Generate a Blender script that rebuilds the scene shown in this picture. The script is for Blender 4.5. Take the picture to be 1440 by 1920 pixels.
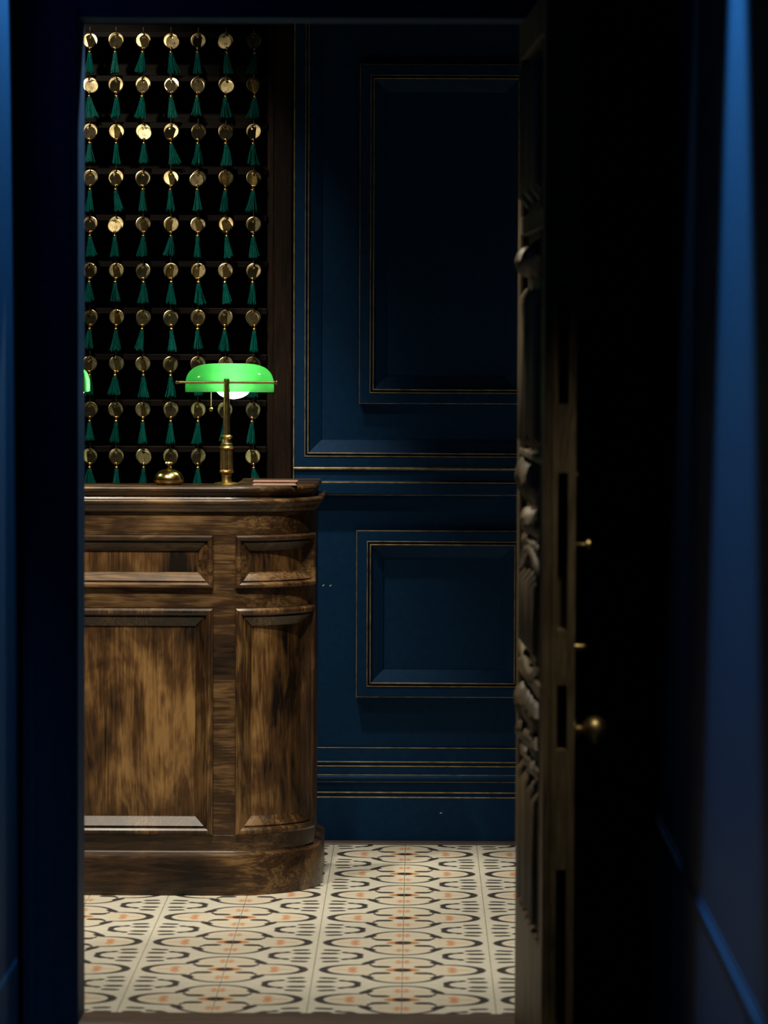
import bpy, math, random
from mathutils import Vector, Matrix

# ------------------------------------------------------------------ reset
for o in list(bpy.data.objects):
    bpy.data.objects.remove(o, do_unlink=True)
scene = bpy.context.scene
COL = scene.collection
PI = math.pi
random.seed(7)

# ------------------------------------------------------------------ camera
cam_d = bpy.data.cameras.new('camera')
cam_d.sensor_fit = 'VERTICAL'
cam_d.sensor_height = 36.0
cam_d.sensor_width = 27.0
cam_d.lens = 7421.7 / 1920 * 36.0
cam_d.clip_start = 0.05
cam_d.clip_end = 60
cam_d.dof.use_dof = True
cam_d.dof.focus_distance = 10.75
cam_d.dof.aperture_fstop = 5.6
cam = bpy.data.objects.new('camera', cam_d)
COL.objects.link(cam)
yaw, pitch, roll = -0.0082, 0.0440, 0.0035
fw = Vector((math.sin(yaw) * math.cos(pitch), math.cos(yaw) * math.cos(pitch), -math.sin(pitch)))
r0 = Vector((math.cos(yaw), -math.sin(yaw), 0))
u0 = r0.cross(fw)
rt = r0 * math.cos(roll) + u0 * math.sin(roll)
up = -r0 * math.sin(roll) + u0 * math.cos(roll)
M = Matrix((rt, up, -fw)).transposed().to_4x4()
M.translation = Vector((0.6275, -10.0473, 1.4205))
cam.matrix_world = M
scene.camera = cam

# ------------------------------------------------------------------ world, view
w = bpy.data.worlds.new('world')
scene.world = w
w.use_nodes = True
w.node_tree.nodes['Background'].inputs[0].default_value = (0, 0, 0, 1)
w.node_tree.nodes['Background'].inputs[1].default_value = 0.0
vs = scene.view_settings
vs.view_transform = 'Standard'
vs.look = 'None'
vs.gamma = 1.0
vs.exposure = 0.0
vs.use_curve_mapping = False


# ------------------------------------------------------------------ lights (ceiling downlights, plus one added spot at the door)
def spot(name, loc, target, power, angle, blend, color, radius=0.03):
    l = bpy.data.lights.new(name, 'SPOT')
    l.energy = power
    l.spot_size = math.radians(angle)
    l.spot_blend = blend
    l.color = color
    l.shadow_soft_size = radius
    o = bpy.data.objects.new(name, l)
    COL.objects.link(o)
    o.location = loc
    o.rotation_euler = (Vector(target) - Vector(loc)).to_track_quat('-Z', 'Y').to_euler()
    return o


WARM = (1.0, 0.89, 0.71)
COOL = (0.40, 0.80, 1.0)
spot('downlight_counter', (-0.35, -1.35, 2.72), (-0.22, 0.0, 0.42), 138, 42, 0.6, WARM)
spot('downlight_entry', (0.25, -1.35, 2.72), (0.25, -1.35, 0.0), 160, 92, 0.4, WARM)
spot('downlight_floor', (0.50, -0.40, 2.72), (0.50, -0.36, 0.0), 90, 52, 0.5, WARM)
spot('downlight_rack', (-0.45, -0.12, 2.72), (-0.56, 1.07, 1.54), 52, 72, 0.60, WARM)
spot('downlight_wall', (0.06, 0.52, 2.72), (0.16, 0.88, 0.0), 105, 42, 0.9, WARM)
spot('downlight_corridor_east', (0.92, -4.15, 2.72), (1.00, -4.15, 0.0), 400, 36, 0.6, COOL)
spot('downlight_corridor_west', (-0.02, -2.13, 2.72), (-0.22, -2.66, 0.0), 230, 33, 0.35, COOL, 0.01)
spot('added_spot_door_edge', (0.98, -3.55, 2.72), (0.92, -2.80, 0.55), 45, 22, 0.7, WARM)  # added narrow spot that brightens the knob and lock edge, not a known fitting


# ------------------------------------------------------------------ materials
class X:
    """tiny expression -> Math node compiler"""
    nt = None

    def __init__(s, sock):
        s.k = sock

    @staticmethod
    def op(o, *a, clamp=False):
        n = X.nt.nodes.new('ShaderNodeMath')
        n.operation = o
        n.use_clamp = clamp
        for i, q in enumerate(a):
            if isinstance(q, X):
                X.nt.links.new(q.k, n.inputs[i])
            else:
                n.inputs[i].default_value = q
        return X(n.outputs[0])

    def __add__(s, o): return X.op('ADD', s, o)
    __radd__ = __add__
    def __sub__(s, o): return X.op('SUBTRACT', s, o)
    def __rsub__(s, o): return X.op('SUBTRACT', o, s)
    def __mul__(s, o): return X.op('MULTIPLY', s, o)
    __rmul__ = __mul__


def xmin(a, b): return X.op('MINIMUM', a, b)
def xmax(a, b): return X.op('MAXIMUM', a, b)
def xsqrt(a): return X.op('SQRT', a)


def new_mat(name):
    m = bpy.data.materials.new(name)
    m.use_nodes = True
    nt = m.node_tree
    b = nt.nodes['Principled BSDF']
    return m, nt, b


def node(nt, typ, **kw):
    n = nt.nodes.new(typ)
    for k, v in kw.items():
        setattr(n, k, v)
    return n


def ramp(nt, fac, stops):
    n = nt.nodes.new('ShaderNodeValToRGB')
    el = n.color_ramp.elements
    while len(el) < len(stops):
        el.new(0.5)
    for e, (p, c) in zip(el, stops):
        e.position = p
        e.color = (*c, 1)
    nt.links.new(fac, n.inputs[0])
    return n.outputs[0]


def coords(nt, scale=(1, 1, 1), loc=(0, 0, 0)):
    tc = nt.nodes.new('ShaderNodeTexCoord')
    mp = nt.nodes.new('ShaderNodeMapping')
    mp.inputs['Scale'].default_value = scale
    mp.inputs['Location'].default_value = loc
    nt.links.new(tc.outputs['Object'], mp.inputs[0])
    return mp.outputs[0]


def noise(nt, vec, scale, detail=4, rough=0.55, dist=0.0):
    n = nt.nodes.new('ShaderNodeTexNoise')
    n.inputs['Scale'].default_value = scale
    n.inputs['Detail'].default_value = detail
    n.inputs['Roughness'].default_value = rough
    n.inputs['Distortion'].default_value = dist
    nt.links.new(vec, n.inputs['Vector'])
    return n.outputs[0]


def bump(nt, b, h, strength, dist=0.002):
    n = nt.nodes.new('ShaderNodeBump')
    n.inputs['Strength'].default_value = strength
    n.inputs['Distance'].default_value = dist
    nt.links.new(h, n.inputs['Height'])
    nt.links.new(n.outputs[0], b.inputs['Normal'])


def wood(name, vertical, dark, mid, light, rough=0.42, loc=(0, 0, 0), blotch=0.55, coat=0.18, spec=0.4):
    m, nt, b = new_mat(name)
    sc = (9, 9, 0.75) if vertical else (0.75, 9, 9)
    v = coords(nt, sc, loc)
    n1 = noise(nt, v, 2.2, 5, 0.6, 0.8)
    fine = noise(nt, coords(nt, (90, 90, 4) if vertical else (4, 90, 90), loc), 2.5, 3, 0.6)
    big = noise(nt, coords(nt, (5, 5, 2.4) if vertical else (2.4, 5, 5), (3.1, 0.7, 5.3)), 1.3, 4, 0.62, 0.4)
    X.nt = nt
    rings = X.op('SINE', X(n1) * 46.0) * 0.5 + 0.5
    f = X(n1) * 0.35 + rings * 0.14 + X(fine) * 0.42 + (X(big) - 0.5) * (2.4 * blotch) + 0.0
    c = ramp(nt, f.k, [(0.20, dark), (0.47, mid), (0.78, light)])
    nt.links.new(c, b.inputs['Base Color'])
    b.inputs['Roughness'].default_value = rough
    b.inputs['Specular IOR Level'].default_value = spec
    b.inputs['Coat Weight'].default_value = coat
    b.inputs['Coat Roughness'].default_value = 0.22
    bump(nt, b, fine, 0.22, 0.0015)
    return m


def paint(name, col, rough=0.45, var=0.12):
    m, nt, b = new_mat(name)
    n = noise(nt, coords(nt), 55, 3)
    c = ramp(nt, n, [(0.3, tuple(x * (1 - var) for x in col)), (0.7, tuple(x * (1 + var) for x in col))])
    nt.links.new(c, b.inputs['Base Color'])
    b.inputs['Roughness'].default_value = rough
    b.inputs['Specular IOR Level'].default_value = 0.08
    fine = noise(nt, coords(nt), 380, 2)
    bump(nt, b, fine, 0.12, 0.0006)
    return m


def metal(name, a, bcol, rough, scale=60, metallic=1.0):
    m, nt, b = new_mat(name)
    n = noise(nt, coords(nt), scale, 4)
    c = ramp(nt, n, [(0.3, a), (0.72, bcol)])
    nt.links.new(c, b.inputs['Base Color'])
    b.inputs['Metallic'].default_value = metallic
    X.nt = nt
    rr = X(n) * 0.16 + (rough - 0.08)
    nt.links.new(rr.k, b.inputs['Roughness'])
    return m


M_BLUE = paint('navy_panel_paint', (0.0070, 0.040, 0.112), 0.55)
M_GOLD = metal('rubbed_gilt_edge', (0.18, 0.125, 0.05), (0.62, 0.48, 0.24), 0.42, 35, 0.25)
M_WOODV = wood('stained_oak_vertical', True, (0.006, 0.003, 0.001), (0.048, 0.0225, 0.0075), (0.23, 0.130, 0.048))
M_WOODP = wood('stained_oak_panel', True, (0.006, 0.003, 0.001), (0.082, 0.038, 0.0110), (0.27, 0.150, 0.052), 0.42, (1.7, 0.4, 0.9), 0.85)
M_WOODH = wood('stained_oak_horizontal', False, (0.006, 0.003, 0.001), (0.046, 0.0220, 0.0078), (0.22, 0.127, 0.050))
M_RACK = wood('dark_walnut', True, (0.005, 0.0025, 0.0015), (0.022, 0.0105, 0.0055), (0.062, 0.032, 0.016), 0.5, (0.3, 0.2, 0.1), 0.3, 0.03, 0.25)
M_SHELF = wood('dark_walnut_shelf', False, (0.003, 0.0018, 0.0015), (0.008, 0.005, 0.004), (0.020, 0.013, 0.010), 0.6, (0.6, 0.2, 0.4), 0.3, 0.0, 0.12)
M_DOOR = wood('aged_door_oak', True, (0.022, 0.015, 0.007), (0.095, 0.068, 0.032), (0.21, 0.155, 0.078), 0.55, (0.2, 0.8, 0.1), 0.5, 0.0)
M_SILL = wood('threshold_brown', False, (0.05, 0.034, 0.025), (0.10, 0.07, 0.052), (0.15, 0.11, 0.08), 0.55, (0.2, 0.3, 0.1), 0.25)
M_CFLOOR = wood('corridor_boards', True, (0.02, 0.014, 0.01), (0.045, 0.03, 0.02), (0.07, 0.05, 0.035), 0.45)
M_BRASS = metal('polished_brass', (0.62, 0.42, 0.13), (0.85, 0.62, 0.25), 0.22, 40)
M_ABRASS = metal('antique_brass', (0.42, 0.30, 0.11), (0.66, 0.48, 0.20), 0.34, 60)
M_TAG = metal('worn_brass_tag', (0.60, 0.46, 0.20), (0.92, 0.76, 0.42), 0.31, 90)
M_DBRASS = metal('dull_brass', (0.30, 0.22, 0.08), (0.50, 0.38, 0.16), 0.40, 60)
M_CEIL = paint('ceiling_black_blue', (0.012, 0.014, 0.02), 0.7)
M_GROUT = paint('grey_grout', (0.22, 0.20, 0.165), 0.8)
M_CHIP = paint('chipped_plaster', (0.55, 0.55, 0.52), 0.8)
M_PAPER = paint('book_paper', (0.55, 0.50, 0.46), 0.8)
M_COVER = paint('book_leather', (0.36, 0.19, 0.14), 0.5)
M_INK = paint('engraved_ink', (0.03, 0.02, 0.01), 0.6)


def tassel_mat():
    m, nt, b = new_mat('green_silk')
    n = noise(nt, coords(nt, (500, 500, 12)), 1.0, 3)
    c = ramp(nt, n, [(0.3, (0.001, 0.035, 0.030)), (0.7, (0.003, 0.165, 0.138))])
    nt.links.new(c, b.inputs['Base Color'])
    b.inputs['Roughness'].default_value = 0.6
    b.inputs['Specular IOR Level'].default_value = 0.06
    return m


M_TASSEL = tassel_mat()


def shade_mat():
    m, nt, b = new_mat('green_cased_glass')
    n = noise(nt, coords(nt), 14, 2)
    c = ramp(nt, n, [(0.2, (0.010, 0.50, 0.075)), (0.8, (0.022, 0.60, 0.105))])
    nt.links.new(c, b.inputs['Base Color'])
    b.inputs['Roughness'].default_value = 0.07
    b.inputs['Coat Weight'].default_value = 0.5
    tr = nt.nodes.new('ShaderNodeBsdfTranslucent')
    c2 = ramp(nt, n, [(0.2, (0.35, 0.96, 0.42)), (0.8, (0.41, 0.98, 0.48))])
    nt.links.new(c2, tr.inputs[0])
    mx = nt.nodes.new('ShaderNodeMixShader')
    mx.inputs[0].default_value = 0.62
    nt.links.new(b.outputs[0], mx.inputs[1])
    nt.links.new(tr.outputs[0], mx.inputs[2])
    nt.links.new(mx.outputs[0], nt.nodes['Material Output'].inputs[0])
    return m


M_SHADE = shade_mat()


def bulb_mat():
    m, nt, b = new_mat('lit_bulb')
    b.inputs['Emission Color'].default_value = (1.0, 0.90, 0.80, 1)
    b.inputs['Emission Strength'].default_value = 14.0
    b.inputs['Base Color'].default_value = (0.9, 0.9, 0.88, 1)
    return m


M_BULB = bulb_mat()


def tile_mat():
    m, nt, b = new_mat('encaustic_tile')
    X.nt = nt
    uv = nt.nodes.new('ShaderNodeUVMap')
    sep = nt.nodes.new('ShaderNodeSeparateXYZ')
    nt.links.new(uv.outputs[0], sep.inputs[0])
    u, v = X(sep.outputs[0]), X(sep.outputs[1])

    def seg(a, c, r):
        bx, by = c[0] - a[0], c[1] - a[1]
        inv = 1.0 / (bx * bx + by * by)
        pu, pv = u - a[0], v - a[1]
        h = X.op('MULTIPLY', pu * bx + pv * by, inv, clamp=True)
        dx, dy = pu - h * bx, pv - h * by
        return xsqrt(dx * dx + dy * dy) - r

    def ell(c, a, bb):          # approx signed distance, negative inside
        dx, dy = (u - c[0]) * (1.0 / a), (v - c[1]) * (1.0 / bb)
        return (xsqrt(dx * dx + dy * dy) - 1.0) * min(a, bb)

    def fill(d, soft=0.010):
        return X.op('MULTIPLY_ADD', d, -1.0 / (2 * soft), 0.5, clamp=True)

    # dark ink: crescents of the two petals
    ho, hi = ell((0.50, 0), 0.44, 0.40), ell((0.445, 0), 0.395, 0.345)
    hp = xmax(xmax(ho, hi * -1.0), 0.42 - u)
    vo, vi = ell((0, 0.43), 0.42, 0.50), ell((0, 0.41), 0.365, 0.455)
    vp = xmax(xmax(vo, vi * -1.0), 0.43 - v)
    dark = xmin(hp, vp)
    for a, c, r in [((0.365, 0.55), (0.410, 0.44), 0.058), ((0.375, 0.43), (0.345, 0.30), 0.012),
                    ((0.345, 0.30), (0.28, 0.22), 0.032), ((0.27, 0.225), (0.195, 0.22), 0.068),
                    ((0.67, 0.735), (0.66, 0.77), 0.040), ((0.66, 0.77), (0.56, 0.80), 0.040), ((0.56, 0.80), (0.50, 0.88), 0.052),
                    ((0.50, 0.88), (0.486, 1.0), 0.036),
                    ((0.74, 0.84), (0.80, 0.83), 0.022), ((0.80, 0.83), (0.885, 0.83), 0.062),
                    ((0.77, 0.60), (0.87, 0.575), 0.054)]:
        dark = xmin(dark, seg(a, c, r))
    fd = fill(dark)
    core = fill(ell((0, 0), 0.100, 0.115))
    # warm petal ground
    inH = fill(hi, 0.02)
    inV = fill(vi, 0.02)
    warm = xmax(inH * fill(0.36 - u, 0.03), inV)
    # orange flowers
    org = xmin(ell((0.555, 0.0), 0.030, 0.20), ell((0.575, 0.09), 0.035, 0.07))
    org = xmin(org, ell((0.53, 0.12), 0.022, 0.05))
    org = xmin(org, seg((0.58, 0), (0.75, 0), 0.016))
    org = xmin(org, xmin(ell((0, 0.58), 0.085, 0.028), ell((0.045, 0.52), 0.032, 0.06)))
    org = xmin(org, ell((0.05, 0.65), 0.025, 0.05))
    fo = fill(org, 0.016) * 0.85
    bar = fill(ell((0, 0), 0.195, 0.125))
    pale = xmin(seg((0.06, 0.53), (0.24, 0.53), 0.014), seg((0.40, 0), (0.52, 0), 0.012))
    fp = fill(pale, 0.012) * 0.45
    wear = noise(nt, coords(nt, (1, 1, 1)), 40, 4, 0.6)

    def mix(fac, a, c):
        n = nt.nodes.new('ShaderNodeMix')
        n.data_type = 'RGBA'
        nt.links.new(fac.k, n.inputs[0])
        if isinstance(a, tuple):
            n.inputs[6].default_value = (*a, 1)
        else:
            nt.links.new(a, n.inputs[6])
        n.inputs[7].default_value = (*c, 1)
        return n.outputs[2]

    ground = ramp(nt, wear, [(0.25, (0.62, 0.60, 0.51)), (0.7, (0.72, 0.71, 0.61))])
    c = mix(warm * 0.45, ground, (0.70, 0.61, 0.45))
    c = mix(fp, c, (0.62, 0.36, 0.20))
    c = mix(fo, c, (0.62, 0.24, 0.075))
    c = mix(bar * 0.9, c, (0.55, 0.20, 0.03))
    c = mix(core, c, (0.03, 0.02, 0.02))
    c = mix(fd * 0.96, c, (0.018, 0.014, 0.022))
    nt.links.new(c, b.inputs['Base Color'])
    b.inputs['Roughness'].default_value = 0.50
    b.inputs['Specular IOR Level'].default_value = 0.3
    return m


M_TILE = tile_mat()


# ------------------------------------------------------------------ mesh helpers
class MB:
    def __init__(s):
        s.v, s.f = [], []

    def add(s, vs, fs):
        o = len(s.v)
        s.v += [tuple(p) for p in vs]
        s.f += [tuple(i + o for i in f) for f in fs]
        return s

    def box(s, x0, x1, y0, y1, z0, z1):
        vs = [(x, y, z) for z in (z0, z1) for y in (y0, y1) for x in (x0, x1)]
        return s.add(vs, [(0, 2, 3, 1), (4, 5, 7, 6), (0, 1, 5, 4), (2, 6, 7, 3), (0, 4, 6, 2), (1, 3, 7, 5)])

    def bevbox(s, x0, x1, y0, y1, z0, z1, b):
        """box with chamfered edges (hull of 24 points)"""
        import bmesh
        bm = bmesh.new()
        for sx in (0, 1):
            for sy in (0, 1):
                for sz in (0, 1):
                    for ax in range(3):
                        p = [x1 if sx else x0, y1 if sy else y0, z1 if sz else z0]
                        for a2, sg in zip(range(3), (sx, sy, sz)):
                            if a2 != ax:
                                p[a2] += -b if sg else b
                        bm.verts.new(p)
        bmesh.ops.convex_hull(bm, input=bm.verts)
        bmesh.ops.dissolve_limit(bm, angle_limit=0.02, verts=bm.verts, edges=bm.edges)
        bm.verts.index_update()
        s.add([v.co for v in bm.verts], [[v.index for v in f.verts] for f in bm.faces])
        bm.free()
        return s

    def lathe(s, prof, n=24, c=(0, 0, 0), flute=0.0, fz=None):
        vs, fs = [], []
        for (r, z) in prof:
            for i in range(n):
                a = 2 * PI * i / n
                rr = r
                if flute and fz[0] <= z <= fz[1]:
                    rr = r * (1 - flute * (i % 2))
                vs.append((c[0] + rr * math.cos(a), c[1] + rr * math.sin(a), c[2] + z))
        for k in range(len(prof) - 1):
            for i in range(n):
                j = (i + 1) % n
                fs.append((k * n + i, k * n + j, (k + 1) * n + j, (k + 1) * n + i))
        fs.append(tuple(reversed(range(n))))
        fs.append(tuple((len(prof) - 1) * n + i for i in range(n)))
        return s.add(vs, fs)

    def tube(s, pts, rad, n=8):
        pts = [Vector(p) for p in pts]
        rads = rad if isinstance(rad, (list, tuple)) else [rad] * len(pts)
        vs, fs = [], []
        ref = None
        for i, p in enumerate(pts):
            d = (pts[min(i + 1, len(pts) - 1)] - pts[max(i - 1, 0)]).normalized()
            if ref is None:
                ref = d.orthogonal().normalized()
            ref = (ref - d * ref.dot(d)).normalized()
            q = d.cross(ref)
            for k in range(n):
                a = 2 * PI * k / n
                vs.append(p + (ref * math.cos(a) + q * math.sin(a)) * rads[i])
        for i in range(len(pts) - 1):
            for k in range(n):
                j = (k + 1) % n
                fs.append((i * n + k, i * n + j, (i + 1) * n + j, (i + 1) * n + k))
        fs.append(tuple(reversed(range(n))))
        fs.append(tuple((len(pts) - 1) * n + k for k in range(n)))
        return s.add(vs, fs)

    def sphere(s, c, r, n=12, m=8, sc=(1, 1, 1)):
        vs, fs = [], []
        for j in range(1, m):
            t = PI * j / m
            for i in range(n):
                a = 2 * PI * i / n
                vs.append((c[0] + r * sc[0] * math.sin(t) * math.cos(a), c[1] + r * sc[1] * math.sin(t) * math.sin(a),
                           c[2] + r * sc[2] * math.cos(t)))
        top, bot = len(vs), len(vs) + 1
        vs += [(c[0], c[1], c[2] + r * sc[2]), (c[0], c[1], c[2] - r * sc[2])]
        for j in range(m - 2):
            for i in range(n):
                k = (i + 1) % n
                fs.append((j * n + i, (j + 1) * n + i, (j + 1) * n + k, j * n + k))
        for i in range(n):
            k = (i + 1) % n
            fs.append((top, i, k))
            fs.append((bot, (m - 2) * n + k, (m - 2) * n + i))
        return s.add(vs, fs)

    def ring(s, P, a0, a1, z0, z1, prof, n=1):
        """mitred frame; prof = [(inset, height)...]; P maps (a, z, h) to a point"""
        rows = []
        for (t, h) in prof:
            pts = [(a0 + t + (a1 - a0 - 2 * t) * i / n, z0 + t) for i in range(n + 1)]
            pts += [(a1 - t - (a1 - a0 - 2 * t) * i / n, z1 - t) for i in range(n + 1)]
            rows.append([P(a, z, h) for a, z in pts])
        m = len(rows[0])
        vs = [p for r in rows for p in r]
        fs = []
        for k in range(len(rows) - 1):
            for i in range(m):
                j = (i + 1) % m
                fs.append((k * m + i, k * m + j, (k + 1) * m + j, (k + 1) * m + i))
        return s.add(vs, fs)

    def strip(s, P, a_list, prof, cap=True):
        """profile [(z, h)...] swept along a_list through P(a, z, h)"""
        vs, fs = [], []
        m = len(prof)
        for a in a_list:
            vs += [P(a, z, h) for z, h in prof]
        for i in range(len(a_list) - 1):
            for k in range(m - 1):
                fs.append((i * m + k, (i + 1) * m + k, (i + 1) * m + k + 1, i * m + k + 1))
        if cap:
            fs.append(tuple(reversed(range(m))))
            fs.append(tuple((len(a_list) - 1) * m + k for k in range(m)))
        return s.add(vs, fs)

    def slab(s, P, a_list, z0, z1, h0, h1, b=0.0):
        """closed block in (a, z, h) space, front edges chamfered by b"""
        prof = [(z0, h0), (z0, h1 - b), (z0 + b, h1), (z1 - b, h1), (z1, h1 - b), (z1, h0)] if b else \
               [(z0, h0), (z0, h1), (z1, h1), (z1, h0)]
        prof = prof + [prof[0]]
        return s.strip(P, a_list, prof)

    def mesh(s, name, mat, smooth=None, off=(0, 0, 0)):
        me = bpy.data.meshes.new(name)
        me.from_pydata([(x - off[0], y - off[1], z - off[2]) for x, y, z in s.v], [], s.f)
        import bmesh
        bm = bmesh.new()
        bm.from_mesh(me)
        bmesh.ops.recalc_face_normals(bm, faces=bm.faces)
        bm.to_mesh(me)
        bm.free()
        me.materials.append(mat)
        if smooth:
            for p in me.polygons:
                p.use_smooth = True
            me.set_sharp_from_angle(angle=math.radians(smooth))
        me.update()
        return me


def lin(a, b, n):
    return [a + (b - a) * i / n for i in range(n + 1)]


def props(o, label=None, cat=None, group=None, kind=None):
    if label:
        o['label'] = label
    if cat:
        o['category'] = cat
    if group:
        o['group'] = group
    if kind:
        o['kind'] = kind
    return o


def world_loc(o):
    l = Vector((0, 0, 0))
    while o:
        l += Vector(o.location)
        o = o.parent
    return l


def link(name, me, parent=None, loc=(0, 0, 0)):
    o = bpy.data.objects.new(name, me)
    COL.objects.link(o)
    o.location = loc
    if parent:
        o.parent = parent
    return o


def part(name, mb, mat, parent, smooth=None, label=None):
    """child mesh whose points were given in world coordinates (parents are never rotated when this is used)"""
    o = link(name, mb.mesh(name, mat, smooth, world_loc(parent)), parent)
    if label:
        o['label'] = label
    return o


def thing(name, loc, label, cat, group=None, kind=None):
    return props(link(name, None, None, loc), label, cat, group, kind)


def single(name, mb, mat, label, cat, group=None, kind=None, smooth=None):
    return props(link(name, mb.mesh(name, mat, smooth)), label, cat, group, kind)


# ================================================================== SETTING
YW = 1.090                      # reception back wall plane
XL, XR = -1.9, 1.9              # reception side walls
YD0, YD1 = -1.80, -1.95         # wall with the doorway
CX0, CX1 = -0.189, 1.10         # corridor walls
ZC = 2.75
RX = 0.281                      # key rack ends here, panelling begins

# floor: screed with single tiles on it
floor = single('floor', MB().box(XL, XR, YD0, YW, -0.05, -0.0015), M_GROUT,
               'patterned cream and black tiled floor of the reception', 'floor', kind='structure')


def tile_mesh(fu, fv):
    g, h, bv = 0.0993, 0.0, 0.0008
    mb = MB()
    q = g - bv
    vs = [(-g, -g, -0.010), (g, -g, -0.010), (g, g, -0.010), (-g, g, -0.010),
          (-g, -g, h - bv), (g, -g, h - bv), (g, g, h - bv), (-g, g, h - bv),
          (-q, -q, h), (q, -q, h), (q, q, h), (-q, q, h)]
    fs = [(0, 1, 5, 4), (1, 2, 6, 5), (2, 3, 7, 6), (3, 0, 4, 7),
          (4, 5, 9, 8), (5, 6, 10, 9), (6, 7, 11, 10), (7, 4, 8, 11), (8, 9, 10, 11)]
    mb.add(vs, fs)
    me = mb.mesh('tile', M_TILE)
    uvl = me.uv_layers.new(name='UVMap')
    for l in me.loops:
        p = me.vertices[l.vertex_index].co
        a, c = p.x / 0.2 + 0.5, p.y / 0.2 + 0.5
        uvl.data[l.index].uv = (1 - a if fu else a, 1 - c if fv else c)
    return me


TM = {(i, j): tile_mesh(i, j) for i in (0, 1) for j in (0, 1)}
for ix in range(-4, 7):
    for iy in range(-9, 5):
        # motif centres lie at x = 0.2 + 0.4 n, y = 0.4 m
        fu = (ix % 2 == 0)
        fv = (iy % 2 != 0)
        t = link('tile', TM[(int(fu), int(fv))], floor, (ix * 0.2 + 0.1, iy * 0.2 + 0.1, 0.0))
        t.rotation_euler = (random.uniform(-1, 1) * 0.0012, random.uniform(-1, 1) * 0.0012, 0)

single('trim_1', MB().bevbox(RX + 0.0, XR, 1.002, YW - 0.012, -0.04, 0.004, 0.002), M_SILL,
       'brown border strip between the tiles and the blue skirting', 'floor trim', kind='structure')
single('trim_2', MB().bevbox(-0.075, 0.852, YD1, YD0 - 0.004, -0.04, 0.006, 0.004), M_SILL,
       'brown threshold strip across the doorway in front of the tiles', 'threshold', kind='structure')
single('floor_corridor', MB().box(CX0, CX1, -11.0, YD1, -0.05, 0.0), M_CFLOOR,
       'dark floor of the corridor before the doorway', 'floor', kind='structure')
single('ceiling', MB().box(XL, XR, YD0, YW + 0.2, ZC, ZC + 0.05), M_CEIL, 'dark ceiling over the reception', 'ceiling',
       kind='structure')
single('ceiling_corridor', MB().box(CX0, CX1, -11.0, YD1, ZC, ZC + 0.05), M_CEIL, 'dark ceiling over the corridor',
       'ceiling', kind='structure')
single('wall_left', MB().box(XL - 0.08, XL, YD1, YW + 0.2, 0, ZC), M_BLUE, 'blue side wall beyond the left end of the counter',
       'wall', kind='structure')
single('wall_right', MB().box(XR, XR + 0.08, YD1, YW + 0.2, 0, ZC), M_BLUE, 'blue side wall hidden behind the open carved door',
       'wall', kind='structure')

# ---- back wall with its mouldings
wb = thing('wall_back', (RX, YW, 0), 'navy panelled wall with gilded moulding lines to the right of the key rack', 'wall',
           kind='structure')


def PW(a, z, h):
    return (a, YW - h, z)


part('wall_surface', MB().box(RX, XR, YW, YW + 0.08, 0, ZC), M_BLUE, wb)
part('wall_surface', MB().box(XL, RX, YW + 0.17, YW + 0.2, 0, ZC), M_BLUE, wb)


def gold_ring(P, a0, a1, z0, z1, t, h, wd, parent, name='gilt_line'):
    mb = MB()
    mb.ring(P, a0, a1, z0, z1, [(t, h - 0.004), (t, h), (t + wd * 0.3, h + 0.0016), (t + wd * 0.7, h + 0.0016), (t + wd, h),
                                (t + wd, h - 0.004)])
    part(name, mb, M_GOLD, parent)


def frame(a0, a1, z0, z1, edge=True):
    """bolection frame: proud flat band, gilded double quirk, bevel down to the field"""
    mb = MB()
    mb.ring(PW, a0, a1, z0, z1, [(0, -0.002), (0, 0.022), (0.003, 0.025), (0.031, 0.025), (0.032, 0.019), (0.036, 0.019),
                                 (0.037, 0.026), (0.041, 0.026), (0.042, 0.022), (0.076, 0.003), (0.077, -0.002)])
    fr = part('panel_frame', mb, M_BLUE, wb)
    if edge:
        gold_ring(PW, a0, a1, z0, z1, -0.0006, 0.0225, 0.0026, fr)
    gold_ring(PW, a0, a1, z0, z1, 0.0292, 0.0248, 0.0030, fr)
    gold_ring(PW, a0, a1, z0, z1, 0.0378, 0.0262, 0.0034, fr)
    return fr


PERIOD = 0.90
for k in (0, 1):
    dx = PERIOD * k
    frame(RX + 0.002 + dx, min(RX + 0.862 + dx, XR - 0.01), 1.0565, 2.62)      # large outer frame above the rail
    frame(0.4655 + dx, min(0.950 + dx, XR - 0.05), 1.2356, 2.185)               # tall panel inside it
    frame(0.4595 + dx, min(0.944 + dx, XR - 0.05), 0.4092, 0.8786)              # small panel under the rail

XS = [RX + 0.03, XR]
XB = [RX, XR]


def hmould(name, prof, xs=XB, smooth=None):
    return part(name, MB().strip(PW, xs, prof + [prof[0]]), M_BLUE, wb, smooth)


def hgold(z, h, wd=0.0032, xs=XB, parent=wb):
    part('gilt_line', MB().strip(PW, xs, [(z - wd / 2, h - 0.004), (z - wd / 2, h), (z - wd / 5, h + 0.0016),
                                          (z + wd / 5, h + 0.0016), (z + wd / 2, h), (z + wd / 2, h - 0.004),
                                          (z - wd / 2, h - 0.004)]), M_GOLD, parent)


cr = hmould('chair_rail', [(0.979, -0.002), (0.979, 0.030), (0.983, 0.034), (1.010, 0.034), (1.0125, 0.030), (1.016, 0.030),
                           (1.020, 0.024), (1.046, 0.022), (1.050, 0.026), (1.0555, 0.026), (1.0565, -0.002)], XB)
hgold(0.9795, 0.0300, 0.0022, XB, cr)
hgold(1.0140, 0.0312, 0.0040, XB, cr)
hgold(1.0530, 0.0268, 0.0062, XB, cr)
part('gilt_line', MB().strip(PW, [RX - 0.0006, RX + 0.0024], [(0.98, 0.0), (0.98, 0.0272), (2.62, 0.0272), (2.62, 0.0), (0.98, 0.0)]),
     M_GOLD, wb)
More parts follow.
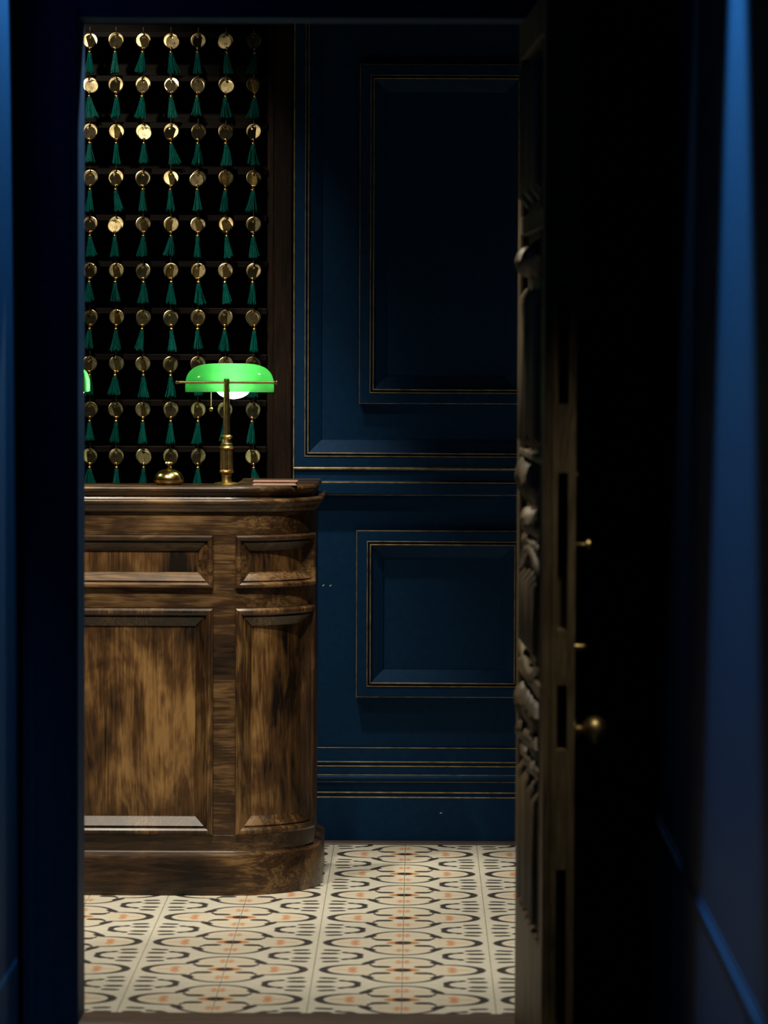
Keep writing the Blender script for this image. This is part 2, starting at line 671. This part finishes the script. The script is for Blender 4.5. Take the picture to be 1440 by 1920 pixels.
# skirting
sk = thing('baseboard_back', (RX, YW, 0), 'tall navy skirting board with gilded ridges below the panelled wall', 'baseboard',
           kind='structure')


def PWs(a, z, h):
    return PW(a, z, h)


part('board', MB().strip(PW, XB, [(0, -0.002), (0.0, 0.030), (0.1245, 0.030), (0.1260, 0.026), (0.1265, -0.002), (0, -0.002)]), M_BLUE, sk)
part('ogee', MB().strip(PW, XB, [(0.1265, -0.002), (0.1265, 0.024), (0.134, 0.0225), (0.140, 0.024), (0.1410, 0.020),
                                 (0.166, 0.0185), (0.166, -0.002), (0.1265, -0.002)]), M_BLUE, sk)
rg = [(0.166, -0.002), (0.166, 0.0185)] + [(0.1785 - 0.0095 * math.cos(t), 0.0185 + 0.0095 * math.sin(t)) for t in lin(0, PI, 10)] + \
     [(0.189, 0.0165), (0.189, -0.002), (0.166, -0.002)]
part('round_bead', MB().strip(PW, XB, rg), M_BLUE, sk, 40)
part('upper_board', MB().strip(PW, XB, [(0.189, -0.002), (0.189, 0.0165), (0.211, 0.0155), (0.213, 0.012), (0.216, 0.012), (0.218, 0.014),
                                        (0.226, 0.0135), (0.228, 0.010), (0.262, 0.009), (0.2645, 0.006), (0.2645, -0.002),
                                        (0.189, -0.002)]), M_BLUE, sk)
for z, h, wd in ((0.1258, 0.0285, 0.0036), (0.1392, 0.0238, 0.0034), (0.1695, 0.0205, 0.0026), (0.1880, 0.0175, 0.0026), (0.2125, 0.0148, 0.0034),
                 (0.2245, 0.0138, 0.0030), (0.2640, 0.0078, 0.0022)):
    hgold(z, h, wd, XB, sk)
for (x, z, a, h) in ((0.366, 0.7225, 0.6, 0.0), (0.386, 0.722, 0.6, 0.0), (0.700, 0.083, 0.15, 0.030)):
    mb = MB()
    ca, sa = math.cos(a), math.sin(a)
    pts = [(-0.004, -0.0012), (0.001, -0.0018), (0.004, 0.0), (0.0015, 0.0016), (-0.003, 0.001)]
    q = [(x + p * ca - r * sa, z + p * sa + r * ca) for p, r in pts]
    mb.add([(px, YW - h - 0.0008, pz) for px, pz in q] + [(px, YW - h + 0.001, pz) for px, pz in q],
           [tuple(range(5))] + [(i, (i + 1) % 5, (i + 1) % 5 + 5, i + 5) for i in range(5)])
    part('paint_chip', mb, M_CHIP, sk if h else wb)

# ---- wall with the doorway, casing
OX0, OX1, OZ = -0.065, 0.846, 2.071
wd_ = thing('wall_front', ((OX0 + OX1) / 2, YD0, 0), 'dark wall around the doorway between corridor and reception', 'wall',
            kind='structure')
part('wall_side', MB().box(XL, OX0, YD1, YD0, 0, ZC), M_BLUE, wd_)
part('wall_side', MB().box(OX1, XR, YD1, YD0, 0, ZC), M_BLUE, wd_)
part('wall_header', MB().box(OX0, OX1, YD1, YD0, OZ, ZC), M_BLUE, wd_)


def PD(a, z, h):
    return (a, YD1 - h, z)


cas = thing('trim_3', (OX0, YD1, 0), 'dark navy stepped door casing at the left edge of the doorway', 'door casing', kind='structure')
mb = MB()
pr = [(-0.112, 0.0), (-0.112, 0.018), (-0.098, 0.020), (-0.090, 0.018), (-0.084, 0.0185), (-0.056, 0.018), (-0.053, 0.016), (-0.047, 0.0165),
      (-0.018, 0.016), (-0.014, 0.013), (-0.006, 0.013), (-0.002, 0.011), (0.0, 0.008), (0.0, 0.0)]
vs, fs = [], []
for z in (0.0, OZ + 0.02):
    vs += [(OX0 + a, YD1 - h, z) for a, h in pr]
n = len(pr)
for k in range(n - 1):
    fs.append((k, k + 1, n + k + 1, n + k))
fs += [tuple(range(n)), tuple(range(n, 2 * n))]
mb.add(vs, fs)
part('casing_board', mb, M_BLUE, cas)
part('casing_head', MB().strip(PD, [OX0 - 0.112, OX1 + 0.12], [(OZ + 0.02, 0), (OZ + 0.02, 0.015), (OZ + 0.06, 0.017), (OZ + 0.10, 0.019),
                                                              (OZ + 0.14, 0.018), (OZ + 0.14, 0), (OZ + 0.02, 0)]), M_BLUE, cas)

# ---- corridor walls
wl = thing('wall_corridor_left', (CX0, YD1, 0), 'blue corridor wall lit at the far left edge of the view', 'wall', kind='structure')
part('wall_surface', MB().box(CX0 - 0.1, CX0, -11.0, YD1, 0, ZC), M_BLUE, wl)
wr = thing('wall_corridor_right', (CX1, YD1, 0), 'blue corridor wall with a glowing vertical streak at the far right', 'wall',
           kind='structure')
part('wall_surface', MB().box(CX1, CX1 + 0.1, -11.0, YD1, 0, ZC), M_BLUE, wr)
single('wall_corridor_end', MB().box(CX0 - 0.1, CX1 + 0.1, -11.1, -11.0, 0, ZC), M_BLUE, 'corridor end wall behind the viewer', 'wall',
       kind='structure')


def PR(a, z, h):
    return (CX1 - h, a, z)


def PL(a, z, h):
    return (CX0 + h, a, z)


bprof = [(0, 0), (0, 0.004), (0.478, 0.004), (0.482, 0.0055), (0.487, 0.0045), (0.490, 0.002), (0.498, 0.0015), (0.500, 0.001),
         (0.500, 0), (0, 0)]
props(link('baseboard_corridor_right', MB().strip(PR, [-10.9, YD1], bprof).mesh('baseboard_corridor_right', M_BLUE)),
      'navy moulded dado cap running down the right corridor wall', 'baseboard', kind='structure')
props(link('baseboard_corridor_left', MB().strip(PL, [-10.9, YD1 - 0.04], [(0, 0), (0, 0.003), (0.14, 0.003), (0.147, 0.001), (0.15, 0), (0, 0)])
           .mesh('baseboard_corridor_left', M_BLUE)), 'low navy skirting on the left corridor wall', 'baseboard', kind='structure')

# ================================================================== CARVED DOOR
HX, HY = 0.8475, -1.952
DL, DT = 0.862, 0.044
dirv = Vector((0.032, -1.0, 0)).normalized()
nrm = Vector((-1.0, -0.032, 0)).normalized()          # visible carved face looks left


def PDR(a, z, h):
    p = Vector((HX, HY, 0)) + dirv * a + nrm * h
    return (p.x, p.y, z)


dr = thing('door_1', (HX, HY, 0.012), 'old carved wooden door standing open along the right side of the doorway', 'door', kind='structure')
DZ0, DZ1 = 0.012, 2.058
part('leaf', MB().slab(PDR, [0, DL - 0.100], DZ0, DZ1, -DT, 0.0), M_DOOR, dr)
for a0, a1 in ((0.0, 0.075), (0.775, DL - 0.010)):
    part('stile', MB().slab(PDR, [a0, a1], DZ0, DZ1, 0.0, 0.014, 0.003), M_DOOR, dr)
for z0, z1 in ((DZ0, 0.285), (0.745, 0.775), (1.185, 1.20), (1.625, 1.665), (1.98, DZ1)):
    part('rail', MB().slab(PDR, [0.075, 0.775], z0, z1, 0.0, 0.014, 0.003), M_DOOR, dr)
for a in (0.085, 0.690, 0.752):
    part('bead_strip', MB().slab(PDR, [a, a + 0.014], 0.285, 1.98, 0.0, 0.012, 0.003), M_DOOR, dr)


def fold(a, wdt, z0, z1, slope):
    """one linenfold ridge: half-round with an ogee-cut end"""
    mb = MB()
    n = 8
    vs, fs = [], []
    for j, (z, sc) in enumerate(((z0 + slope, 0.25), (z0 + slope + 0.02, 1.0), (z1 - slope - 0.02, 1.0), (z1 - slope, 0.25))):
        for i in range(n + 1):
            t = PI * i / n
            vs.append(PDR(a - wdt / 2 * math.cos(t), z, 0.022 * sc * math.sin(t) ** 0.7 + 0.0005))
    for j in range(3):
        for i in range(n):
            fs.append((j * (n + 1) + i, j * (n + 1) + i + 1, (j + 1) * (n + 1) + i + 1, (j + 1) * (n + 1) + i))
    fs += [tuple(range(n + 1)), tuple(3 * (n + 1) + i for i in range(n + 1))]
    mb.add(vs, fs)
    part('linenfold_ridge', mb, M_DOOR, dr, 50)


for z0, z1 in ((1.20, 1.52), (0.285, 0.575), (1.68, 1.97)):
    for a, s_ in ((0.150, 0.0), (0.245, 0.012), (0.340, 0.004), (0.435, 0.016), (0.530, 0.004), (0.625, 0.012)):
        fold(a, 0.082 if s_ < 0.01 else 0.055, z0, z1, s_)


def boss(a, z, ra, rz, h, name='carved_boss'):
    mb = MB()
    n, m = 12, 5
    vs, fs = [], []
    for j in range(m + 1):
        t = PI / 2 * j / m
        for i in range(n):
            q = 2 * PI * i / n
            lobe = 1 + 0.22 * math.cos(4 * q)
            vs.append(PDR(a + ra * lobe * math.cos(t) * math.cos(q), z + rz * lobe * math.cos(t) * math.sin(q), h * math.sin(t) + 0.0005))
    for j in range(m):
        for i in range(n):
            k = (i + 1) % n
            fs.append((j * n + i, j * n + k, (j + 1) * n + k, (j + 1) * n + i))
    mb.add(vs, fs)
    part(name, mb, M_DOOR, dr, 60)


rnd = random.Random(3)
for zc, rz, hh in ((1.572, 0.026, 0.030), (1.140, 0.034, 0.030), (1.060, 0.022, 0.020), (1.020, 0.016, 0.016), (0.700, 0.030, 0.028),
                   (0.640, 0.022, 0.024), (0.600, 0.016, 0.020)):
    for a in (0.150, 0.245, 0.340, 0.435, 0.530, 0.625):
        boss(a + rnd.uniform(-0.012, 0.012), zc + rnd.uniform(-0.006, 0.006), rnd.uniform(0.026, 0.040), rz * rnd.uniform(0.8, 1.15),
             hh * rnd.uniform(0.75, 1.1))
# arched middle panel: two arcs and three flutes
for zc, sg in ((0.985, 1), (0.790, -1)):
    pts = [PDR(0.105 + 0.57 * t, zc + sg * 0.045 * (1 - (2 * t - 1) ** 2) - sg * 0.02, 0.008) for t in lin(0, 1, 14)]
    part('arch_moulding', MB().tube(pts, 0.010, 8), M_DOOR, dr, 60)
for a in (0.20, 0.30, 0.40, 0.50, 0.60):
    fold(a, 0.060, 0.795, 0.975, 0.008)
# lock edge facing the corridor: two beads with sunk stretches between
for h0, h1 in ((-0.011, 0.0), (-DT, -DT + 0.014)):
    part('edge_bead', MB().slab(PDR, [DL - 0.100, DL], DZ0, DZ1, h0, h1), M_DOOR, dr)
for z0, z1 in ((0.445, 0.665), (0.785, 0.885), (1.175, 1.30), (1.52, DZ1)):
    part('edge_fill', MB().slab(PDR, [DL - 0.100, DL - 0.003], z0, z1, -DT + 0.014, -0.011), M_DOOR, dr)


def PK(a, z, h):                      # outward on the far (right hand) side of the leaf
    return Vector(PDR(a, z, -DT - h))


def side_lathe(name, a, z, prof, parent, mat=M_DBRASS, n=20):
    mb = MB()
    vs, fs = [], []
    for (r, h) in prof:
        for i in range(n):
            q = 2 * PI * i / n
            vs.append(PK(a + r * math.cos(q), z + r * math.sin(q), h))
    for k in range(len(prof) - 1):
        for i in range(n):
            j = (i + 1) % n
            fs.append((k * n + i, k * n + j, (k + 1) * n + j, (k + 1) * n + i))
    fs += [tuple(range(n)), tuple((len(prof) - 1) * n + i for i in range(n))]
    mb.add(vs, fs)
    return part(name, mb, mat, parent, 45)


kn = side_lathe('door_knob', 0.800, 0.696, [(0.013, 0.004), (0.011, 0.016), (0.017, 0.020), (0.025, 0.028), (0.0285, 0.040), (0.027, 0.051),
                                            (0.019, 0.060), (0.007, 0.063)], dr)
kn['label'] = 'dull brass knob'
side_lathe('knob_rose', 0.800, 0.696, [(0.028, 0.0), (0.028, 0.003), (0.022, 0.006), (0.012, 0.007)], dr)
side_lathe('thumb_latch', 0.815, 1.040, [(0.010, 0.0), (0.006, 0.004), (0.005, 0.020), (0.012, 0.024), (0.012, 0.029), (0.004, 0.031)], dr)
side_lathe('stud', 0.815, 0.852, [(0.007, 0.0), (0.006, 0.018), (0.007, 0.020), (0.003, 0.026)], dr)
side_lathe('stud', 0.835, 1.168, [(0.008, 0.0), (0.007, 0.005), (0.003, 0.008)], dr)

# ================================================================== KEY RACK
ZROW = [2.2470 - 0.1290 * i for i in range(10)]
ZROW = [2.2484, 2.1253, 1.9947, 1.8655, 1.7361, 1.6066, 1.4754, 1.3456, 1.2172, 1.0872]
XCOL = [-0.2890, -0.2160, -0.1400, -0.0625, 0.0135, 0.0912, 0.1688]
RYF = 1.068                     # shelf fronts
rack = thing('key_rack', (0.0, YW, 0.75), 'dark wooden rack with rows of hooks holding all the tasselled keys', 'key rack')
part('back_panel', MB().box(XL + 0.02, 0.212, YW + 0.145, YW + 0.165, 0.75, 2.50), M_SHELF, rack)
part('stile', MB().bevbox(0.224, 0.2765, YW - 0.034, YW + 0.165, 0.02, 2.62, 0.003), M_RACK, rack)
part('inner_lining', MB().bevbox(0.206, 0.224, YW - 0.012, YW + 0.165, 0.02, 2.62, 0.002), M_RACK, rack)
part('head_board', MB().bevbox(XL + 0.02, 0.206, YW - 0.03, YW + 0.165, 2.36, 2.62, 0.004), M_SHELF, rack)
part('lower_cupboard', MB().bevbox(XL + 0.02, 0.206, YW - 0.012, YW + 0.165, 0.02, 0.82, 0.004), M_SHELF, rack)
hook_me = None
for r, z in enumerate(ZROW + [0.962]):
    sh = part('shelf', MB().bevbox(XL + 0.02, 0.2055, RYF, YW + 0.145, z + 0.009, z + 0.0265, 0.0018), M_SHELF, rack)
    if r > 9:
        continue
    for c, x in enumerate(XCOL):
        if hook_me is None:
            mb = MB()
            mb.tube([(0, 0, 0), (0, -0.008, 0.001), (0, -0.014, -0.002), (0, -0.018, -0.003), (0, -0.0225, 0.0), (0, -0.0245, 0.006), (0, -0.0245, 0.015)],
                    0.0011, 6)
            hook_me = mb.mesh('hook', M_DBRASS, 60)
        link('hook', hook_me, sh, Vector((x, RYF, z + 0.0205)) - world_loc(sh))

# ================================================================== KEYS
def disc_mesh(name, r, th, hole=0.0032, hz=None):
    """round tag in the xz plane with a hole near its rim"""
    hz = r * 0.70 if hz is None else hz
    n = 28
    mb = MB()
    ang = [2 * PI * i / n for i in range(n)]
    out = [(r * math.cos(a), r * math.sin(a)) for a in ang]
    rim = [(r * 0.93 * math.cos(a), r * 0.93 * math.sin(a)) for a in ang]
    inn = [(hole * math.cos(a), hz + hole * math.sin(a)) for a in ang]
    rows = [[(x, -th / 2 - 0.0004, z) for x, z in rim], [(x, -th / 2, z) for x, z in out], [(x, th / 2, z) for x, z in out], [(x, th / 2 + 0.0004, z) for x, z in rim],
            [(x, th / 2, z) for x, z in inn], [(x, -th / 2, z) for x, z in inn]]
    vs = [p for q in rows for p in q]
    fs = []
    for k in range(6):
        k2 = (k + 1) % 6
        for i in range(n):
            j = (i + 1) % n
            fs.append((k * n + i, k * n + j, k2 * n + j, k2 * n + i))
    mb.add(vs, fs)
    return mb.mesh(name, M_TAG)


PLATE = disc_mesh('backing_disc', 0.0210, 0.0014)
TAG = disc_mesh('number_tag', 0.0195, 0.0014)


def torus_mesh(name, R, r, mat):
    mb = MB()
    n, m = 16, 6
    vs = [((R + r * math.cos(b)) * math.cos(a), r * math.sin(b), (R + r * math.cos(b)) * math.sin(a))
          for a in [2 * PI * i / n for i in range(n)] for b in [2 * PI * j / m for j in range(m)]]
    fs = [(i * m + j, i * m + (j + 1) % m, ((i + 1) % n) * m + (j + 1) % m, ((i + 1) % n) * m + j) for i in range(n) for j in range(m)]
    return mb.add(vs, fs).mesh(name, mat, 180)


RING = torus_mesh('split_ring', 0.0060, 0.0008, M_BRASS)
BEAD = MB().sphere((0, 0, 0), 0.0048, 12, 8).mesh('bead', M_BRASS, 180)
CAP = MB().lathe([(0.0030, 0.0035), (0.0052, 0.0025), (0.0066, 0.0), (0.0068, -0.003), (0.0060, -0.0042)], 14).mesh('cap', M_BRASS, 40)


def tassel_mesh(seed):
    rg_ = random.Random(seed)
    mb = MB()
    lean = rg_.uniform(-0.006, 0.006)
    spread = rg_.uniform(0.012, 0.0205)
    length = rg_.uniform(0.052, 0.060)
    for k in range(46):
        a = rg_.uniform(0, 2 * PI)
        q = math.sqrt(rg_.random())
        L = length * rg_.uniform(0.90, 1.03)
        wob = rg_.uniform(-0.0015, 0.0015)
        pts, rad = [], []
        for t in (0, 0.18, 0.45, 0.75, 1.0):
            f = 0.0052 * q + (spread - 0.0052) * q * t ** 1.25
            pts.append((f * math.cos(a) + lean * t * t + wob * math.sin(3 * t), 0.75 * f * math.sin(a), -L * t))
            rad.append(0.0009 + 0.0007 * t)
        mb.tube(pts, rad, 4)
    mb.lathe([(0.0058, 0.0), (0.0062, -0.006), (0.0066, -0.012), (0.004, -0.022)], 10)
    return mb.mesh('tassel', M_TASSEL, 60)


TASSELS = [tassel_mesh(100 + i) for i in range(10)]

_num = {}


def number_mesh(txt):
    if txt not in _num:
        cu = bpy.data.curves.new('number', 'FONT')
        cu.body = txt
        cu.size = 0.0105
        cu.align_x = 'CENTER'
        cu.align_y = 'CENTER'
        cu.extrude = 0.0002
        to = bpy.data.objects.new('number', cu)
        me = bpy.data.meshes.new_from_object(to)
        bpy.data.objects.remove(to)
        me.materials.clear()
        me.materials.append(M_INK)
        _num[txt] = me
    return _num[txt]


ORD = ['first', 'second', 'third', 'fourth', 'fifth', 'sixth', 'seventh', 'eighth', 'ninth', 'bottom']
FACE = {(1, 4): '104', (1, 6): '106', (2, 1): '101', (2, 6): '', (3, 3): '101', (4, 5): '101', (5, 2): '152', (10, 3): '7'}
kr = random.Random(21)
for r, z in enumerate(ZROW):
    for c, x in enumerate(XCOL):
        if (r + 1, c + 1) == (10, 6):
            continue                       # wholly behind the lamp column
        row = 'top row' if r == 0 else ('bottom row' if r == 9 else ORD[r] + ' row from the top')
        coln = 'leftmost column' if c == 0 else ('rightmost column' if c == 6 else ORD[c] + ' column from the left')
        k = thing('room_key', (x, RYF - 0.024, z), 'brass key tag with green tassel, %s, %s' % (row, coln), 'key', 'tasselled keys on the rack')
        face = FACE.get((r + 1, c + 1))
        link('backing_disc', PLATE, k, (kr.uniform(-0.0015, 0.0015), 0.006, kr.uniform(-0.001, 0.001))).rotation_euler = (
            kr.uniform(-0.22, -0.03), kr.uniform(-0.3, 0.3), kr.uniform(-0.25, 0.25))
        t = link('number_tag', TAG, k, (0, -0.001, -0.0055))
        if face is None:
            t.rotation_euler = (kr.uniform(-0.10, 0.05), kr.uniform(-0.35, 0.35), kr.choice((-1, 1)) * kr.uniform(0.35, 0.95))
            t.location.x = kr.uniform(-0.002, 0.002)
        else:
            t.rotation_euler = (-0.33 if (r, c) == (1, 5) else kr.uniform(-0.20, -0.12), kr.uniform(-0.35, 0.35), kr.uniform(-0.12, 0.12))
            t.location.x = kr.choice((-1, 1)) * 0.004
            if face:
                nb = link('number', number_mesh(face), t, (0, -0.0012, -0.005))
                nb.rotation_euler = (PI / 2, 0, 0)
        link('split_ring', RING, k, (0, -0.003, 0.0125)).rotation_euler = (0, 0, kr.uniform(0.6, 1.4))
        jx = kr.uniform(-0.003, 0.003)
        link('bead', BEAD, k, (jx, -0.004, -0.0230))
        link('cap', CAP, k, (jx, -0.004, -0.0325))
        ts = link('tassel', TASSELS[kr.randrange(10)], k, (jx, -0.004, -0.0355))
        ts.rotation_euler = (0, kr.uniform(-0.10, 0.10), kr.uniform(0, 6.28))

# ================================================================== COUNTER
BY, BR = -0.010, 0.225
CXC, CYC = 0.138, BY + BR
ARC = PI / 2 * BR
CLEFT, CEND = -1.45, ARC + 0.36


def PC(s, z, h):
    if s < 0:
        return (CXC + s, BY - h, z)
    if s < ARC:
        t = s / BR
        return (CXC + (BR + h) * math.sin(t), CYC - (BR + h) * math.cos(t), z)
    return (CXC + BR + h, CYC + (s - ARC), z)


def span(a, b):
    out = [a]
    if a < 0 < b:
        out.append(0.0)
    lo, hi = max(a, 0.0), min(b, ARC)
    if hi > lo:
        out += lin(lo, hi, max(2, int((hi - lo) / 0.016)))
    out.append(b)
    r_ = []
    for q in out:
        if not r_ or q - r_[-1] > 1e-6:
            r_.append(q)
    return r_


ct = thing('reception_counter', (-0.3, 0.2, 0), 'antique stained oak reception counter with a rounded panelled corner', 'reception counter')
FULL = span(CLEFT, CEND)
part('carcass', MB().slab(PC, FULL, 0.012, 0.975, -0.045, -0.020), M_WOODV, ct, 30)
part('plinth', MB().strip(PC, FULL, [(0.0, -0.045), (0.0, 0.020), (0.097, 0.020), (0.103, 0.0175), (0.107, 0.010), (0.109, 0.004), (0.112, 0.0015), (0.112, -0.02),
                                     (0.0, -0.045)]), M_WOODH, ct, 30)
for z0, z1 in ((0.109, 0.1532), (0.7321, 0.7823), (0.918, 0.9765)):
    part('rail', MB().slab(PC, FULL, z0, z1, -0.020, 0.0, 0.0012), M_WOODH, ct, 30)
stiles = [(-0.026, 0.030), (0.300, CEND), (-0.70, -0.645), (-1.45, -1.38)]
for a0, a1 in stiles:
    for z0, z1 in ((0.1532, 0.7321), (0.7823, 0.918)):
        part('stile', MB().slab(PC, span(a0, a1), z0, z1, -0.020, -0.0004), M_WOODV if a0 != -0.026 else M_WOODH, ct, 30)
CPROF = [(0, -0.002), (0.001, 0.009), (0.006, 0.0135), (0.012, 0.0135), (0.017, 0.010), (0.019, 0.003), (0.0215, 0.003), (0.0235, 0.0055), (0.046, -0.0120), (0.0465, -0.018)]
CPROF2 = [(0, -0.002), (0.001, 0.009), (0.005, 0.0135), (0.010, 0.0135), (0.014, 0.010), (0.016, 0.003), (0.018, 0.003), (0.0195, 0.0055), (0.041, -0.0130), (0.0415, -0.018)]
for a0, a1 in ((0.030, 0.300), (-0.645, -0.026), (-1.38, -0.70)):
    curved = a0 >= 0
    for z0, z1, pf in ((0.1532, 0.7321, CPROF), (0.7823, 0.918, CPROF2)):
        pn = part('panel', MB().slab(PC, span(a0 + 0.03, a1 - 0.03) if not curved else lin(a0 + 0.03, a1 - 0.03, 14), z0 + 0.03, z1 - 0.03, -0.020, -0.0125), M_WOODP, ct, 30)
        part('panel_moulding', MB().ring(PC, a0, a1, z0, z1, pf, 18 if curved else 1), M_WOODV if z1 < 0.75 else M_WOODH, pn, 25)
part('ledge', MB().strip(PC, FULL, [(0.9765, -0.03), (0.9765, 0.004), (0.980, 0.010), (0.988, 0.012), (0.996, 0.0165)] + [(1.003 - 0.007 * math.cos(t), 0.0165 + 0.007 * math.sin(t)) for t in lin(0.3, PI, 9)] + [(1.010, -0.03),
                                    (0.9765, -0.03)]), M_WOODH, ct, 55)
part('ledge_cove', MB().strip(PC, FULL, [(1.010, -0.03), (1.010, -0.002), (1.018, -0.006), (1.026, -0.002), (1.026, -0.03), (1.010, -0.03)]), M_WOODH, ct, 30)
TW = 0.200
part('counter_top', MB().strip(PC, FULL, [(1.026, -TW)] + [(1.034 - 0.008 * math.cos(t), 0.002 + 0.008 * math.sin(t)) for t in lin(0, PI, 10)] + [(1.042, -TW), (1.026, -TW)]), M_WOODH, ct, 55)
part('inner_wall', MB().slab(PC, FULL, 0.012, 1.026, -TW + 0.02, -TW + 0.045), M_WOODV, ct, 30)
part('end_board', MB().slab(PC, [CEND - 0.018, CEND], 0.012, 1.026, -TW + 0.02, -0.0), M_WOODV, ct)
ZT = 1.042


# ================================================================== DESK LAMPS
def make_lamp(loc, rotz, label, bulb_dx, bulb_y=0.055):
    root = thing('bankers_lamp', loc, label, 'desk lamp', 'green glass desk lamps on the counter')
    root.rotation_euler = (0, 0, rotz)

    def lp(name, mb, mat, smooth=40, parent=None):
        return link(name, mb.mesh(name, mat, smooth), parent or root)

    base = MB()
    base.lathe([(0.034, 0.0), (0.034, 0.003), (0.030, 0.006), (0.015, 0.008), (0.010, 0.009)], 28)
    lp('base_plate', base, M_ABRASS)
    lp('column', MB().lathe([(0.012, 0.008), (0.0135, 0.011), (0.0125, 0.015), (0.0115, 0.022), (0.0135, 0.024), (0.0135, 0.027), (0.0120, 0.029),
                             (0.0178, 0.032), (0.0188, 0.035), (0.0178, 0.038), (0.0165, 0.039), (0.0165, 0.092), (0.0178, 0.093), (0.0195, 0.096), (0.0178, 0.099),
                             (0.0155, 0.101), (0.0162, 0.105), (0.0130, 0.108), (0.0115, 0.117), (0.0145, 0.121), (0.0160, 0.124), (0.0135, 0.127), (0.0092, 0.129)],
                            36, flute=0.09, fz=(0.0385, 0.0925)), M_ABRASS, 35)
    lp('pole', MB().lathe([(0.0088, 0.128), (0.0082, 0.19), (0.0080, 0.255), (0.0085, 0.268), (0.0075, 0.272)], 20), M_ABRASS)
    arm = MB().tube([(-0.125, 0, 0.263), (0, 0, 0.263), (0.125, 0, 0.263)], 0.0034, 10)
    arm.tube([(-0.121, 0.0, 0.263), (-0.121, 0.058, 0.263)], 0.0028, 8)
    arm.tube([(0.121, 0.0, 0.263), (0.121, 0.058, 0.263)], 0.0028, 8)
    ar = lp('arm', arm, M_DBRASS)
    for sx in (-1, 1):
        lp('finial', MB().sphere((sx * 0.127, 0, 0.263), 0.0052, 12, 8), M_DBRASS, 180, ar)
        lp('pivot_screw', MB().tube([(sx * 0.114, 0.058, 0.263), (sx * 0.127, 0.058, 0.263)], 0.0042, 10), M_ABRASS, 60, ar)
    # shade
    a, b, hgt, z0 = 0.1135, 0.058, 0.057, 0.242
    mb = MB()
    nx, nf = 40, 20
    vs, fs = [], []
    for i in range(nx + 1):
        t = -1 + 2 * i / nx
        xx = math.sin(t * PI / 2)
        e = max(0.0, 1 - abs(xx) ** 4.2) ** (1 / 2.4)
        ey = max(0.02, 1 - abs(xx) ** 12) ** (1 / 3.0)
        vs.append((xx * a + 0.005, 0.058 - b * ey, z0 - 0.004))
        for j in range(nf + 1):
            ph = PI * j / nf
            vs.append((xx * a + 0.005, 0.058 - b * ey * math.cos(ph), z0 + 0.012 + max(0.004, hgt * e) * math.sin(ph) ** 0.75))
        vs.append((xx * a + 0.005, 0.058 + b * ey, z0 - 0.004))
    m = nf + 3
    for i in range(nx):
        for j in range(m - 1):
            fs.append((i * m + j, (i + 1) * m + j, (i + 1) * m + j + 1, i * m + j + 1))
    fs.append(tuple(range(m)))
    fs.append(tuple(reversed([nx * m + j for j in range(m)])))
    mb.add(vs, fs)
    sh = lp('lamp_shade', mb, M_SHADE, 50)
    sm = sh.modifiers.new('thickness', 'SOLIDIFY')
    sm.thickness = 0.0028
    sm.offset = -1
    lp('bulb', MB().sphere((bulb_dx, bulb_y, 0.250), 0.030, 24, 16, (1.53, 1, 1)), M_BULB, 180)
    sk_ = lp('bulb_socket', MB().tube([(bulb_dx - 0.092, bulb_y, 0.256), (bulb_dx - 0.040, bulb_y, 0.252)], [0.012, 0.013], 14), M_ABRASS, 60)
    ch = MB()
    cxx = bulb_dx - 0.056
    zz = 0.258
    while zz > 0.200:
        ch.sphere((cxx, 0.035, zz), 0.0015, 8, 6)
        zz -= 0.0031
    c_ = lp('pull_chain', ch, M_BRASS, 180)
    lp('chain_ball', MB().sphere((cxx, 0.035, 0.193), 0.0062, 14, 10), M_BRASS, 180, c_)
    return root


make_lamp((0.1405, 0.085, ZT), 0.0, 'brass bankers lamp with glowing green glass shade on the rounded counter end', 0.014)
make_lamp((-0.331, 0.095, ZT), -PI / 2, 'second green lamp, only a sliver showing beside the left door frame', 0.0, 0.080)

# ================================================================== BELL, BOOK
bl = thing('call_bell', (-0.0065, 0.075, ZT), 'small round brass call bell on the counter left of the lamp', 'bell')
part('dome', MB().lathe([(0.026, 0.006), (0.0365, 0.0065), (0.0385, 0.011), (0.0378, 0.018), (0.0345, 0.026), (0.028, 0.033), (0.018, 0.038), (0.007, 0.040)], 36,
                        (-0.0065, 0.075, ZT)), M_BRASS, bl, 50)
part('base', MB().lathe([(0.029, 0.0), (0.031, 0.002), (0.029, 0.0065), (0.010, 0.0068)], 32, (-0.0065, 0.075, ZT)), M_DBRASS, bl, 40)
part('plunger', MB().lathe([(0.0075, 0.039), (0.0075, 0.042), (0.0045, 0.044), (0.0040, 0.049), (0.0060, 0.051), (0.0045, 0.052)], 18, (-0.0065, 0.075, ZT)), M_BRASS, bl, 40)
part('button', MB().lathe([(0.004, 0.052), (0.0105, 0.0535), (0.0115, 0.056), (0.0095, 0.0595), (0.003, 0.061)], 20, (-0.0065, 0.075, ZT)), M_BRASS, bl, 40)

bk = thing('guest_book', (0.268, 0.16, ZT), 'thin brown book lying flat at the rounded end of the counter', 'book')
part('cover', MB().bevbox(0.208, 0.322, 0.055, 0.165, ZT, ZT + 0.0025, 0.0008), M_COVER, bk)
part('pages', MB().box(0.211, 0.319, 0.058, 0.163, ZT + 0.0025, ZT + 0.0085), M_PAPER, bk)
part('cover', MB().bevbox(0.208, 0.322, 0.055, 0.165, ZT + 0.0085, ZT + 0.011, 0.0008), M_COVER, bk)
